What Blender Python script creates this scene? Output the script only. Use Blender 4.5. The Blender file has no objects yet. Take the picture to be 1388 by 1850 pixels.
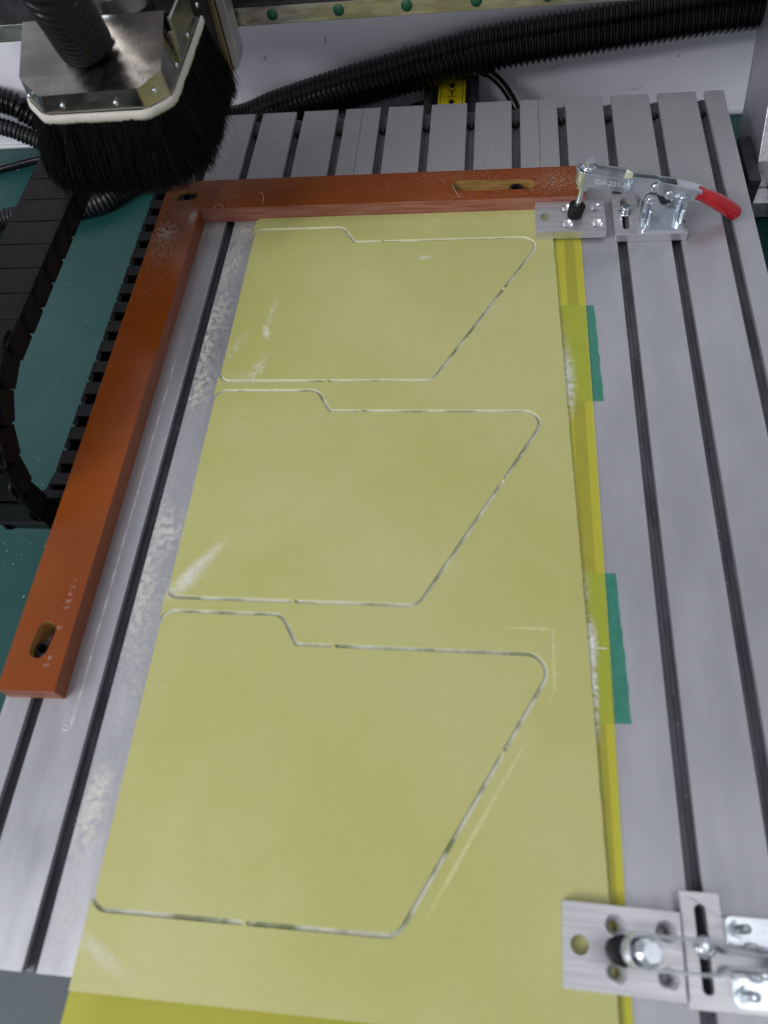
import bpy, math, random
import numpy as np
from mathutils import Vector, Matrix, noise
from mathutils.geometry import tessellate_polygon

random.seed(7); rng = np.random.default_rng(7)
S = 0.001                       # everything below is written in millimetres
scene = bpy.context.scene
C = scene.collection

# ------------------------------------------------------------------ camera
cam_d = bpy.data.cameras.new('camera'); cam = bpy.data.objects.new('camera', cam_d); C.objects.link(cam)
cam.matrix_world = Matrix(((0.99144216, -0.01872683, 0.12919657, 0.13068),
                           (0.0805817, 0.86640799, -0.49279183, -0.75247),
                           (-0.10270851, 0.49898548, 0.86050244, 0.46255),
                           (0, 0, 0, 1)))
cam_d.sensor_fit = 'VERTICAL'; cam_d.sensor_height = 9.8; cam_d.sensor_width = 7.35
cam_d.lens = 1352.33 / 1850 * 9.8
cam_d.clip_start = 0.01; cam_d.clip_end = 20
cam_d.dof.use_dof = True; cam_d.dof.focus_distance = 0.70; cam_d.dof.aperture_fstop = 1.6
scene.camera = cam

# ------------------------------------------------------------------ room light
world = bpy.data.worlds.new('World'); scene.world = world; world.use_nodes = True
bg = world.node_tree.nodes['Background']; bg.inputs[0].default_value = (0.90, 0.91, 1.0, 1); bg.inputs[1].default_value = 0.37

def area(name, loc, target, sx, sy, power, col):
    l = bpy.data.lights.new(name, 'AREA'); l.shape = 'RECTANGLE'; l.size = sx; l.size_y = sy
    l.energy = power; l.color = col
    o = bpy.data.objects.new(name, l); C.objects.link(o); o.location = loc
    o.rotation_euler = (Vector(target) - Vector(loc)).to_track_quat('-Z', 'Y').to_euler()
    return o
area('ceiling_lamp_front', (-0.80, -1.50, 1.80), (0, -0.4, 0), 0.35, 1.2, 13.5, (0.97, 0.97, 1.0))
area('ceiling_lamp_far', (-1.95, -1.86, 1.78), (0, -0.4, 0), 1.2, 0.5, 43, (0.97, 0.97, 1.0))
area('ceiling_lamp_right', (1.0, -0.9, 1.9), (0.1, -0.35, 0), 0.35, 1.2, 3.0, (0.97, 0.97, 1.0))
area('ceiling_lamp_rear', (0.78, 1.9, 2.0), (0.2, -0.2, 0), 1.2, 0.3, 6, (0.97, 0.98, 1.0))
vs = scene.view_settings
vs.view_transform = 'Standard'; vs.look = 'None'; vs.exposure = 0; vs.gamma = 1
scene.cycles.use_denoising = True
scene.cycles.max_bounces = 8; scene.cycles.transparent_max_bounces = 12

# ------------------------------------------------------------------ materials
def mat(name, c1, c2=None, scale=60, stretch=(1, 1, 1), contrast=(0.35, 0.65), rough=0.5, rvar=0.0, metal=0.0,
        spec=0.5, bump=0.0, bscale=400, bstretch=(1, 1, 1), speck=None, coat=0.0, trans=0.0, sheen=0.0, aniso=0.0):
    m = bpy.data.materials.new(name); m.use_nodes = True
    nt = m.node_tree; N = nt.nodes; Lk = nt.links
    b = N['Principled BSDF']
    b.inputs['Base Color'].default_value = (*c1, 1); b.inputs['Roughness'].default_value = rough
    b.inputs['Metallic'].default_value = metal; b.inputs['Specular IOR Level'].default_value = spec
    b.inputs['Coat Weight'].default_value = coat; b.inputs['Transmission Weight'].default_value = trans
    b.inputs['Anisotropic'].default_value = aniso
    tc = N.new('ShaderNodeTexCoord')
    def nz(sc, st, detail=5, rough_=0.55):
        mp = N.new('ShaderNodeMapping'); mp.inputs['Scale'].default_value = st
        Lk.new(tc.outputs['Object'], mp.inputs['Vector'])
        n = N.new('ShaderNodeTexNoise'); n.inputs['Scale'].default_value = sc
        n.inputs['Detail'].default_value = detail; n.inputs['Roughness'].default_value = rough_
        Lk.new(mp.outputs['Vector'], n.inputs['Vector'])
        return n.outputs['Fac']
    def ramp(sock, a, bb):
        r = N.new('ShaderNodeMapRange'); r.inputs['From Min'].default_value = a; r.inputs['From Max'].default_value = bb
        r.interpolation_type = 'SMOOTHSTEP'
        Lk.new(sock, r.inputs['Value']); return r.outputs['Result']
    def mix(f, a, bb):
        x = N.new('ShaderNodeMix'); x.data_type = 'RGBA'
        Lk.new(f, x.inputs['Factor'])
        for s, i in ((a, 6), (bb, 7)):
            if isinstance(s, tuple): x.inputs[i].default_value = (*s, 1)
            else: Lk.new(s, x.inputs[i])
        return x.outputs[2]
    col = None
    if c2 is not None:
        col = mix(ramp(nz(scale, stretch), *contrast), c1, c2)
    if speck is not None:                                   # (colour, noise scale, threshold)
        col = mix(ramp(nz(speck[1], (1, 1, 1), 2), speck[2], speck[2] + 0.08), col if col is not None else c1, speck[0])
    if col is not None: Lk.new(col, b.inputs['Base Color'])
    if rvar:
        r = N.new('ShaderNodeMapRange'); r.inputs['To Min'].default_value = max(0.02, rough - rvar); r.inputs['To Max'].default_value = rough + rvar
        r.inputs['From Min'].default_value = 0.3; r.inputs['From Max'].default_value = 0.7
        Lk.new(nz(scale * 1.7, stretch), r.inputs['Value']); Lk.new(r.outputs['Result'], b.inputs['Roughness'])
    if bump:
        bp = N.new('ShaderNodeBump'); bp.inputs['Strength'].default_value = 1.0; bp.inputs['Distance'].default_value = bump * S
        Lk.new(nz(bscale, bstretch, 3), bp.inputs['Height']); Lk.new(bp.outputs['Normal'], b.inputs['Normal'])
    m['_h'] = 1
    return m

ALU = mat('milled_aluminium', (0.415, 0.42, 0.45), (0.46, 0.465, 0.495), 13, (3, 0.8, 1), rough=0.38, rvar=0.08, metal=0.58,
          bump=0.035, bscale=420, bstretch=(9, 0.12, 1), speck=((0.56, 0.56, 0.58), 1100, 0.73))
def grainy_rear(m):
    nt = m.node_tree; N = nt.nodes; L = nt.links; b = N['Principled BSDF']
    tc = N.new('ShaderNodeTexCoord'); sep = N.new('ShaderNodeSeparateXYZ'); L.new(tc.outputs['Object'], sep.inputs[0])
    n = N.new('ShaderNodeTexNoise'); n.inputs['Scale'].default_value = 30; L.new(tc.outputs['Object'], n.inputs['Vector'])
    ad = N.new('ShaderNodeMath'); ad.operation = 'MULTIPLY_ADD'; ad.inputs[1].default_value = 0.05; L.new(n.outputs['Fac'], ad.inputs[0]); L.new(sep.outputs['Y'], ad.inputs[2])
    r = N.new('ShaderNodeMapRange'); r.interpolation_type = 'SMOOTHSTEP'; r.inputs['From Min'].default_value = -0.19; r.inputs['From Max'].default_value = -0.12
    L.new(ad.outputs[0], r.inputs['Value'])
    g = N.new('ShaderNodeTexNoise'); g.inputs['Scale'].default_value = 750; g.inputs['Detail'].default_value = 3; L.new(tc.outputs['Object'], g.inputs['Vector'])
    cr = N.new('ShaderNodeMapRange'); cr.inputs['From Min'].default_value = 0.35; cr.inputs['From Max'].default_value = 0.72; L.new(g.outputs['Fac'], cr.inputs['Value'])
    cm = N.new('ShaderNodeMix'); cm.data_type = 'RGBA'; L.new(cr.outputs[0], cm.inputs['Factor'])
    cm.inputs[6].default_value = (0.33, 0.335, 0.35, 1); cm.inputs[7].default_value = (0.56, 0.56, 0.58, 1)
    src = b.inputs['Base Color'].links[0].from_socket
    mx = N.new('ShaderNodeMix'); mx.data_type = 'RGBA'; L.new(r.outputs[0], mx.inputs['Factor']); L.new(src, mx.inputs[6]); L.new(cm.outputs[2], mx.inputs[7])
    L.new(mx.outputs[2], b.inputs['Base Color'])
    rs = b.inputs['Roughness'].links[0].from_socket
    ra = N.new('ShaderNodeMath'); ra.operation = 'MULTIPLY_ADD'; ra.inputs[1].default_value = 0.20; L.new(r.outputs[0], ra.inputs[0]); L.new(rs, ra.inputs[2]); L.new(ra.outputs[0], b.inputs['Roughness'])
grainy_rear(ALU)
SLOTDARK = mat('dark_slot', (0.13, 0.132, 0.15), (0.20, 0.202, 0.225), 120, (1, 0.2, 1), rough=0.5, metal=0.4)  # faces inside the slots are toned darker than the bed top
ALU_BLOCK = mat('sawn_aluminium', (0.68, 0.68, 0.70), (0.56, 0.56, 0.58), 160, (0.12, 6, 6), rough=0.36, rvar=0.08, metal=0.75,
                bump=0.03, bscale=500, bstretch=(0.06, 4, 4))
ALU_SIDE = mat('aluminium_plate', (0.42, 0.42, 0.47), (0.50, 0.50, 0.54), 30, (1, 1, 1), rough=0.45, rvar=0.08, metal=0.75, bump=0.02, bscale=500, speck=((0.8, 0.8, 0.82), 260, 0.74))
ALU_CUT = mat('milled_edge_aluminium', (0.80, 0.80, 0.82), (0.62, 0.62, 0.65), 150, (1, 1, 2.5), rough=0.3, rvar=0.1, metal=0.8, bump=0.10, bscale=260, bstretch=(1, 1, 2))
DARKMET = mat('dark_frame_metal', (0.025, 0.026, 0.028), (0.045, 0.046, 0.05), 60, rough=0.5, metal=0.2)
BEAM = mat('grey_painted_beam', (0.060, 0.080, 0.092), (0.075, 0.095, 0.108), 30, rough=0.45, spec=0.4, bump=0.02, bscale=300)
ORANGE = mat('orange_bakelite', (0.22, 0.050, 0.0045), (0.19, 0.040, 0.004), 9, (1, 1, 1), rough=0.26, rvar=0.07, spec=0.45,
             bump=0.010, bscale=500, speck=((0.30, 0.09, 0.02), 900, 0.76))
ORANGE_CUT = mat('sawn_bakelite_edge', (0.25, 0.085, 0.052), (0.33, 0.15, 0.11), 70, (0.4, 0.4, 5), rough=0.65, spec=0.25, bump=0.04, bscale=300, bstretch=(0.3, 0.3, 4))
SLOTWALL = mat('raw_slot_wall', (0.40, 0.24, 0.07), (0.27, 0.13, 0.035), 80, (0.5, 0.5, 8), rough=0.6)
KERFSIDE = mat('cut_fibreglass_edge', (0.74, 0.74, 0.45), (0.80, 0.80, 0.58), 300, rough=0.7, spec=0.2)
BLACKBOLT = mat('black_oxide_steel', (0.012, 0.012, 0.013), (0.03, 0.03, 0.03), 300, rough=0.38, metal=0.5, bump=0.02, bscale=900)
ZINC = mat('zinc_plated_steel', (0.64, 0.69, 0.73), (0.54, 0.59, 0.64), 90, rough=0.20, rvar=0.06, metal=0.88, bump=0.006, bscale=160)
STAIN = mat('brushed_stainless', (0.42, 0.405, 0.38), (0.30, 0.285, 0.265), 26, (1, 1, 1), rough=0.24, rvar=0.10, metal=1.0, bump=0.012, bscale=400, bstretch=(0.3, 3, 1))
RED = mat('red_vinyl', (0.42, 0.008, 0.016), (0.36, 0.006, 0.012), 60, rough=0.24, spec=0.5, coat=0.25)
RUBBER = mat('black_rubber', (0.006, 0.006, 0.0065), (0.010, 0.010, 0.011), 200, rough=0.6, spec=0.25, bump=0.03, bscale=600)
HOSE = mat('black_hose_plastic', (0.004, 0.004, 0.005), (0.007, 0.007, 0.008), 60, rough=0.22, rvar=0.06, spec=0.30)
HOSEG = mat('grey_black_hose_plastic', (0.012, 0.012, 0.014), (0.02, 0.02, 0.023), 60, rough=0.4, rvar=0.08)
CHAIN = mat('black_nylon', (0.004, 0.004, 0.0045), (0.008, 0.008, 0.009), 60, rough=0.42, rvar=0.1, spec=0.09, bump=0.03, bscale=700, speck=((0.10, 0.10, 0.10), 900, 0.74))
BRISTLE = mat('black_bristle', (0.003, 0.003, 0.0032), (0.006, 0.006, 0.006), 200, rough=0.4, spec=0.10)
FABRIC = mat('cream_canvas', (0.60, 0.585, 0.52), (0.46, 0.445, 0.39), 1400, (1, 1, 1), rough=0.9, spec=0.1, bump=0.25, bscale=1500)
GREEN = mat('green_mat', (0.009, 0.057, 0.053), (0.012, 0.067, 0.062), 9, rough=0.42, rvar=0.08, spec=0.4, bump=0.01, bscale=300, speck=((0.2, 0.3, 0.28), 420, 0.79))
WALLM = mat('white_panel', (0.82, 0.82, 0.88), (0.87, 0.87, 0.93), 7, rough=0.42, rvar=0.1, spec=0.4, bump=0.06, bscale=26, speck=((0.30, 0.30, 0.33), 120, 0.80))
TAPE = mat('green_tape', (0.030, 0.185, 0.130), (0.04, 0.215, 0.155), 120, rough=0.35, bump=0.05, bscale=160)
RAIL = mat('oily_rail_steel', (0.46, 0.45, 0.42), (0.30, 0.29, 0.25), 60, (0.5, 1, 2), rough=0.28, rvar=0.1, metal=0.9, bump=0.03, bscale=260)
CAPG = mat('green_cap', (0.006, 0.085, 0.042), (0.008, 0.10, 0.05), 300, rough=0.5)
BRASSY = mat('oily_yellowed_steel', (0.30, 0.25, 0.13), (0.16, 0.13, 0.07), 90, (1, 1, 0.3), rough=0.35, metal=0.7)
YLABEL = mat('yellow_sticker', (0.82, 0.66, 0.012), (0.76, 0.60, 0.012), 60, rough=0.4)
BLACKINK = mat('black_ink', (0.015, 0.014, 0.010), rough=0.5)
MOTOR = mat('black_painted_motor', (0.012, 0.012, 0.013), (0.022, 0.022, 0.024), 40, rough=0.4, bump=0.02, bscale=400)
DUST = mat('pale_cutting_dust', (0.80, 0.80, 0.72), (0.72, 0.72, 0.62), 900, rough=0.95, spec=0.1)
DUSTG = mat('grey_white_dust', (0.80, 0.80, 0.76), (0.68, 0.68, 0.64), 900, rough=0.95, spec=0.1)
GROOVE = mat('bright_scratched_aluminium', (0.62, 0.62, 0.64), (0.46, 0.44, 0.44), 100, rough=0.4, metal=0.5, bump=0.08, bscale=500)
DEBRIS = mat('dark_grime', (0.020, 0.016, 0.013), (0.05, 0.035, 0.025), 500, rough=0.8)
KERFDUST = mat('kerf_dust', (0.52, 0.53, 0.44), (0.17, 0.20, 0.085), 42, contrast=(0.40, 0.62), rough=0.95, spec=0.1)
CLEARBEAD = mat('pale_sealant', (0.55, 0.60, 0.60), rough=0.25)

# fibreglass sheets: clean yellow-green laminate under a film of pale cutting dust
def sheet_material():
    m = mat('fibreglass_sheet', (0.36, 0.37, 0.06), rough=0.42, spec=0.4, bump=0.006, bscale=900)
    nt = m.node_tree; N = nt.nodes; L = nt.links; b = N['Principled BSDF']
    tc = N.new('ShaderNodeTexCoord'); sep = N.new('ShaderNodeSeparateXYZ'); L.new(tc.outputs['Object'], sep.inputs[0])
    def math_(op, a, bb=None, c=None):
        n = N.new('ShaderNodeMath'); n.operation = op
        for i, v in enumerate((a, bb, c)):
            if v is None: continue
            if isinstance(v, (int, float)): n.inputs[i].default_value = v
            else: L.new(v, n.inputs[i])
        return n.outputs[0]
    def nz(sc, d=4):
        n = N.new('ShaderNodeTexNoise'); n.inputs['Scale'].default_value = sc; n.inputs['Detail'].default_value = d
        L.new(tc.outputs['Object'], n.inputs['Vector']); return n.outputs['Fac']
    def sm(v, a, bb, lo=0.0, hi=1.0):
        r = N.new('ShaderNodeMapRange'); r.interpolation_type = 'SMOOTHSTEP'
        for k, x in zip(('From Min', 'From Max', 'To Min', 'To Max'), (a, bb, lo, hi)): r.inputs[k].default_value = x
        L.new(v, r.inputs['Value']); return r.outputs['Result']
    film = sm(nz(4, 2), 0.2, 0.8, 0.9, 1.0)
    film = math_('MULTIPLY', film, sm(nz(7, 3), 0.3, 0.7, 0.70, 1.0))
    film = math_('MULTIPLY', film, sm(nz(55, 4), 0.3, 0.7, 0.93, 1.0))
    x = N.new('ShaderNodeMix'); x.data_type = 'RGBA'; L.new(film, x.inputs['Factor'])
    x.inputs[6].default_value = (0.33, 0.35, 0.042, 1); x.inputs[7].default_value = (0.485, 0.474, 0.208, 1)
    L.new(x.outputs[2], b.inputs['Base Color'])
    mp = N.new('ShaderNodeMapping'); mp.inputs['Rotation'].default_value = (0, 0, 0.5); mp.inputs['Scale'].default_value = (1, 0.04, 1); L.new(tc.outputs['Object'], mp.inputs['Vector'])
    sn = N.new('ShaderNodeTexNoise'); sn.inputs['Scale'].default_value = 330; sn.inputs['Detail'].default_value = 2; L.new(mp.outputs[0], sn.inputs['Vector'])
    scr = math_('MULTIPLY', sm(sn.outputs['Fac'], 0.70, 0.76), sm(nz(13, 2), 0.5, 0.68))
    wv = N.new('ShaderNodeTexNoise'); wv.inputs['Scale'].default_value = 520; wv.inputs['Detail'].default_value = 1; L.new(tc.outputs['Object'], wv.inputs['Vector'])
    x2 = N.new('ShaderNodeMix'); x2.data_type = 'RGBA'; L.new(math_('MULTIPLY', scr, 0.35), x2.inputs['Factor']); L.new(x.outputs[2], x2.inputs[6]); x2.inputs[7].default_value = (0.62, 0.61, 0.36, 1)
    hs = N.new('ShaderNodeHueSaturation'); L.new(x2.outputs[2], hs.inputs['Color']); L.new(sm(wv.outputs['Fac'], 0.3, 0.7, 0.985, 1.015), hs.inputs['Value'])
    L.new(hs.outputs[0], b.inputs['Base Color'])
    r = math_('ADD', sm(film, 0.7, 1, 0.30, 0.46), sm(nz(20, 3), 0.3, 0.7, -0.05, 0.05)); L.new(r, b.inputs['Roughness'])
    return m
SHEET = sheet_material()

def backing_material():
    m = bpy.data.materials.new('translucent_yellow_laminate'); m.use_nodes = True
    nt = m.node_tree; N = nt.nodes; L = nt.links; b = N['Principled BSDF']; out = N['Material Output']
    b.inputs['Base Color'].default_value = (0.78, 0.76, 0.16, 1); b.inputs['Roughness'].default_value = 0.35
    tr = N.new('ShaderNodeBsdfTransparent'); tr.inputs[0].default_value = (1.0, 0.985, 0.42, 1)
    mx = N.new('ShaderNodeMixShader'); tc = N.new('ShaderNodeTexCoord')
    n = N.new('ShaderNodeTexNoise'); n.inputs['Scale'].default_value = 40; L.new(tc.outputs['Object'], n.inputs['Vector'])
    r = N.new('ShaderNodeMapRange'); r.inputs['To Min'].default_value = 0.23; r.inputs['To Max'].default_value = 0.29
    L.new(n.outputs['Fac'], r.inputs['Value']); L.new(r.outputs['Result'], mx.inputs[0])
    L.new(tr.outputs[0], mx.inputs[1]); L.new(b.outputs[0], mx.inputs[2]); L.new(mx.outputs[0], out.inputs['Surface'])
    return m
BACKING = backing_material()

# ------------------------------------------------------------------ mesh helpers (mm)
class MB:
    def __init__(s): s.v = []; s.f = []; s.mi = []; s.sm = []
    def add(s, verts, faces, mi=0, smooth=False):
        o = len(s.v); s.v += [tuple(v) for v in verts]
        for f in faces: s.f.append(tuple(i + o for i in f)); s.mi.append(mi); s.sm.append(smooth)
        return s
    def box(s, x0, x1, y0, y1, z0, z1, mi=0):
        v = [(x, y, z) for z in (z0, z1) for y in (y0, y1) for x in (x0, x1)]
        return s.add(v, [(0, 2, 3, 1), (4, 5, 7, 6), (0, 1, 5, 4), (2, 6, 7, 3), (0, 4, 6, 2), (1, 3, 7, 5)], mi)
    def prism(s, outer, z0, z1, holes=(), axis='z', mi=0, mis=None, mih=None):
        """outline(s) in the plane across axis, filled and extruded from z0 to z1"""
        def P(a, b, c): return (a, b, c) if axis == 'z' else ((a, c, b) if axis == 'y' else (c, a, b))
        loops = [list(outer)] + [list(h) for h in holes]
        flat = [q for l in loops for q in l]; n = len(flat)
        tris = tessellate_polygon([[Vector((q[0], q[1], 0)) for q in l] for l in loops])
        o = len(s.v); s.v += [P(*q, z0) for q in flat] + [P(*q, z1) for q in flat]
        for t in tris:
            a, b, c = (flat[i] for i in t)
            ccw = (b[0]-a[0])*(c[1]-a[1]) - (b[1]-a[1])*(c[0]-a[0]) > 0
            t = t if ccw else t[::-1]
            if axis == 'y': t = t[::-1]
            s.f.append(tuple(o+n+i for i in t)); s.f.append(tuple(o+i for i in t[::-1])); s.mi += [mi, mi]; s.sm += [False, False]
        k = o
        for li, l in enumerate(loops):
            m = len(l); ar = sum(l[i][0]*l[(i+1) % m][1] - l[(i+1) % m][0]*l[i][1] for i in range(m)) > 0
            if li: ar = not ar
            if axis == 'y': ar = not ar
            for i in range(m):
                a, b = k+i, k+(i+1) % m
                s.f.append((a, b, b+n, a+n) if ar else (b, a, a+n, b+n))
                s.mi.append((mis if mis is not None else mi) if li == 0 else (mih if mih is not None else mi)); s.sm.append(False)
            k += m
        return s
    def cyl(s, p0, p1, r0, r1=None, n=24, mi=0, caps=True, smooth=True, rot=0):
        r1 = r0 if r1 is None else r1
        p0 = Vector(p0); p1 = Vector(p1); d = (p1-p0).normalized()
        a = d.orthogonal().normalized(); b = d.cross(a)
        v = []
        for p, r in ((p0, r0), (p1, r1)):
            for i in range(n):
                t = 2*math.pi*i/n + rot; v.append(p + a*math.cos(t)*r + b*math.sin(t)*r)
        s.add(v, [(i, (i+1) % n, n+(i+1) % n, n+i) for i in range(n)], mi, smooth)
        if caps:
            s.add(v[:n], [tuple(range(n))[::-1]], mi); s.add(v[n:], [tuple(range(n))], mi)
        return s
    def lathe(s, base, prof, n=32, mi=0, axis=(0, 0, 1), smooth=True):
        """prof: list of (r, h) along axis from base"""
        d = Vector(axis).normalized(); a = d.orthogonal().normalized(); b = d.cross(a); base = Vector(base)
        v = []
        for r, h in prof:
            for i in range(n):
                t = 2*math.pi*i/n; v.append(base + d*h + (a*math.cos(t)+b*math.sin(t))*max(r, 1e-4))
        f = [(j*n+i, j*n+(i+1) % n, (j+1)*n+(i+1) % n, (j+1)*n+i) for j in range(len(prof)-1) for i in range(n)]
        return s.add(v, f, mi, smooth)
    def tube(s, pts, rad, n=16, mi=0, caps=True, smooth=True, flat=None):
        """pts: path; rad: number or list; flat=(sx, sy) scales the section"""
        pts = [Vector(p) for p in pts]; m = len(pts)
        rad = [rad]*m if isinstance(rad, (int, float)) else rad
        t0 = (pts[1]-pts[0]).normalized(); a = t0.orthogonal().normalized(); v = []
        if flat and len(flat) > 2: a = Vector(flat[2]).normalized()
        for i, p in enumerate(pts):
            t = (pts[min(i+1, m-1)] - pts[max(i-1, 0)]).normalized()
            a = (a - t*a.dot(t)).normalized(); b = t.cross(a)
            fx, fy = (flat[0], flat[1]) if flat else (1, 1)
            for k in range(n):
                q = 2*math.pi*k/n; v.append(p + a*math.cos(q)*rad[i]*fx + b*math.sin(q)*rad[i]*fy)
        f = [(j*n+k, j*n+(k+1) % n, (j+1)*n+(k+1) % n, (j+1)*n+k) for j in range(m-1) for k in range(n)]
        s.add(v, f, mi, smooth)
        if caps: s.add(v[:n], [tuple(range(n))[::-1]], mi); s.add(v[-n:], [tuple(range(n))], mi)
        return s
    def build(s, name, mats, parent=None, bevel=0, seg=2):
        me = bpy.data.meshes.new(name)
        me.from_pydata([(x*S, y*S, z*S) for x, y, z in s.v], [], s.f)
        mats = mats if isinstance(mats, (list, tuple)) else [mats]
        for m in mats: me.materials.append(m)
        me.polygons.foreach_set('material_index', s.mi); me.polygons.foreach_set('use_smooth', s.sm)
        me.update()
        return link(name, me, parent, bevel, seg)

def link(name, me, parent=None, bevel=0, seg=2):
    o = bpy.data.objects.new(name, me); C.objects.link(o)
    if parent is not None: adopt(o, parent)
    if bevel:
        b = o.modifiers.new('Bevel', 'BEVEL'); b.width = bevel*S; b.segments = seg; b.limit_method = 'ANGLE'; b.angle_limit = math.radians(35)
        b.harden_normals = False
    return o
def world_of(o):
    m = o.matrix_basis.copy()
    return (world_of(o.parent) @ o.matrix_parent_inverse @ m) if o.parent else m
def adopt(o, parent):
    o.parent = parent; o.matrix_parent_inverse = world_of(parent).inverted()
def thing(name, loc, label, cat, group=None):
    o = bpy.data.objects.new(name, None); C.objects.link(o); o.location = Vector(loc)*S; o.empty_display_size = 0.02
    return tag(o, label, cat, group)
def tag(o, label, cat, group=None, kind=None):
    o['label'] = label; o['category'] = cat
    if group: o['group'] = group
    if kind: o['kind'] = kind
    return o
def struct(o): o['kind'] = 'structure'; return o
def copy_tree(o, parent=None):
    c = o.copy(); C.objects.link(c)
    if parent is not None: c.parent = parent; c.matrix_parent_inverse = o.matrix_parent_inverse
    for ch in o.children: copy_tree(ch, c)
    return c
def arc(cx, cy, r, a0, a1, n=10):
    return [(cx+r*math.cos(math.radians(a0+(a1-a0)*i/n)), cy+r*math.sin(math.radians(a0+(a1-a0)*i/n))) for i in range(n+1)]
def stadium(cx, cy, length, w, ang=0, n=10):
    h = (length-w)/2; pts = arc(h, 0, w/2, -90, 90, n) + arc(-h, 0, w/2, 90, 270, n)
    c, s_ = math.cos(math.radians(ang)), math.sin(math.radians(ang))
    return [(cx+x*c-y*s_, cy+x*s_+y*c) for x, y in pts]
def rounded(corners, n=8):
    """corners: (x, y, r) counter-clockwise or clockwise; returns the filleted outline"""
    out = []; m = len(corners)
    for i in range(m):
        p = Vector(corners[i][:2]); a = Vector(corners[i-1][:2]); b = Vector(corners[(i+1) % m][:2]); r = corners[i][2]
        u = (a-p).normalized(); w = (b-p).normalized()
        if r <= 0: out.append(tuple(p)); continue
        ang = math.acos(max(-1, min(1, u.dot(w)))); t = r/math.tan(ang/2)
        c = p + (u+w).normalized()*(r/math.sin(ang/2)); s0 = p+u*t-c; s1 = p+w*t-c
        a0 = math.atan2(s0.y, s0.x); d = math.atan2(s1.y, s1.x)-a0
        while d > math.pi: d -= 2*math.pi
        while d < -math.pi: d += 2*math.pi
        out += [(c.x+r*math.cos(a0+d*k/n), c.y+r*math.sin(a0+d*k/n)) for k in range(n+1)]
    return out
def offset(poly, d):
    """offset a closed ccw outline outward by d"""
    out = []; m = len(poly)
    for i in range(m):
        a, p, b = Vector(poly[i-1]), Vector(poly[i]), Vector(poly[(i+1) % m])
        e0 = (p-a).normalized(); e1 = (b-p).normalized()
        n0 = Vector((e0.y, -e0.x)); n1 = Vector((e1.y, -e1.x)); nn = (n0+n1)
        nn = nn/max(0.3, 1+n0.dot(n1)); out.append(tuple(p+nn*d))
    return out
def catmull(pts, per=12):
    P = [Vector(p) for p in pts]; P = [P[0]*2-P[1]] + P + [P[-1]*2-P[-2]]; out = []
    for i in range(1, len(P)-2):
        for k in range(per):
            t = k/per; p0, p1, p2, p3 = P[i-1:i+3]
            out.append(0.5*((2*p1)+(p2-p0)*t+(2*p0-5*p1+4*p2-p3)*t*t+(3*p1-p0-3*p2+p3)*t**3))
    out.append(P[-2]); return out
def resample(pts, step):
    L = [0]
    for a, b in zip(pts, pts[1:]): L.append(L[-1]+(b-a).length)
    out = []; j = 0; s_ = 0.0
    while s_ < L[-1]:
        while L[j+1] < s_: j += 1
        out.append(pts[j].lerp(pts[j+1], (s_-L[j])/max(1e-9, L[j+1]-L[j]))); s_ += step
    return out
def corrugated(name, ctrl, r, pitch, depth, material, parent=None, n=28):
    path = resample(catmull(ctrl, 24), pitch/6)
    prof = [0.0, 0.55, 0.95, 0.95, 0.55, 0.0]
    rad = [r-depth+depth*prof[i % 6]+0.25*noise.noise(Vector((i*0.11, r, 0))) for i in range(len(path))]
    return MB().tube(path, rad, n=n, caps=True).build(name, material, parent)

# ------------------------------------------------------------------ setting: mat and white panel behind
struct(MB().box(-1400, 1400, -1500, 87, -101, -80).build('green_base_board', GREEN))
struct(MB().box(-1400, 1400, 87.5, 99, -101, 600).build('wall_back', WALLM))
o = MB().tube([(-1300, 84.6, -78.5), (1300, 84.6, -78.5)], 2.8, n=10).build('sealant_bead', CLEARBEAD)
tag(o, 'pale sealant bead along the foot of the white back panel', 'sealant')

# ------------------------------------------------------------------ machine table: three T-slot extrusions
table = thing('machine_table', (90, -392, -15), 'grey aluminium machine bed of long T slotted extrusions', 'machine bed')
def extrusion(x0):
    prof = [(x0+0.15, -15), (x0+179.85, -15), (x0+179.85, -0.35), (x0+179.5, 0)]
    for i in reversed(range(4)):
        c = x0+22.5+45*i
        prof += [(c+4.55, 0), (c+4.25, -0.3), (c+4.25, -4.0), (c+7.6, -4.0), (c+7.6, -9.2), (c+2.2, -9.2), (c+1.6, -10.2), (c-1.6, -10.2), (c-2.2, -9.2), (c-7.6, -9.2), (c-7.6, -4.0), (c-4.25, -4.0), (c-4.25, -0.3), (c-4.55, 0)]
    prof += [(x0+0.5, 0), (x0+0.15, -0.35)]
    o = MB().prism(prof, -785, 0, axis='y').build('bed_extrusion', [ALU, SLOTDARK], table)
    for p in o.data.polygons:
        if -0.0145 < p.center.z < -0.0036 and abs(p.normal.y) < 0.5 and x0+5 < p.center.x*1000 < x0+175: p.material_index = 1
    return o
for k in range(3): extrusion(-180+180*k)
MB().box(-178, 358, -838, -770, -58, -15.4).build('cross_beam', BEAM, table, bevel=1)
MB().box(-150, 330, -120, -60, -80, -15.4).build('cross_beam', DARKMET, table)
MB().box(-178, -150, -770, -120, -60, -15.4).build('side_beam', DARKMET, table)
MB().box(330, 358, -770, -120, -60, -15.4).build('side_beam', DARKMET, table)
bm_ = MB()
bm_.lathe((0, 0, -9.2), [(4.1, 0), (4.1, 2.6), (3.7, 3.1), (2.1, 3.1), (2.0, 1.4), (0.01, 1.2)], 20)
proto = bm_.build('slot_bolt', BLACKBOLT)
for i in range(12):
    o = proto if i == 0 else proto.copy()
    if i: C.objects.link(o)
    o.location = Vector((-157.5+45*i, -26.5+random.uniform(-1.5, 1.5), 0))*S
    o.rotation_euler.z = random.random()*3; adopt(o, table)

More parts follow.
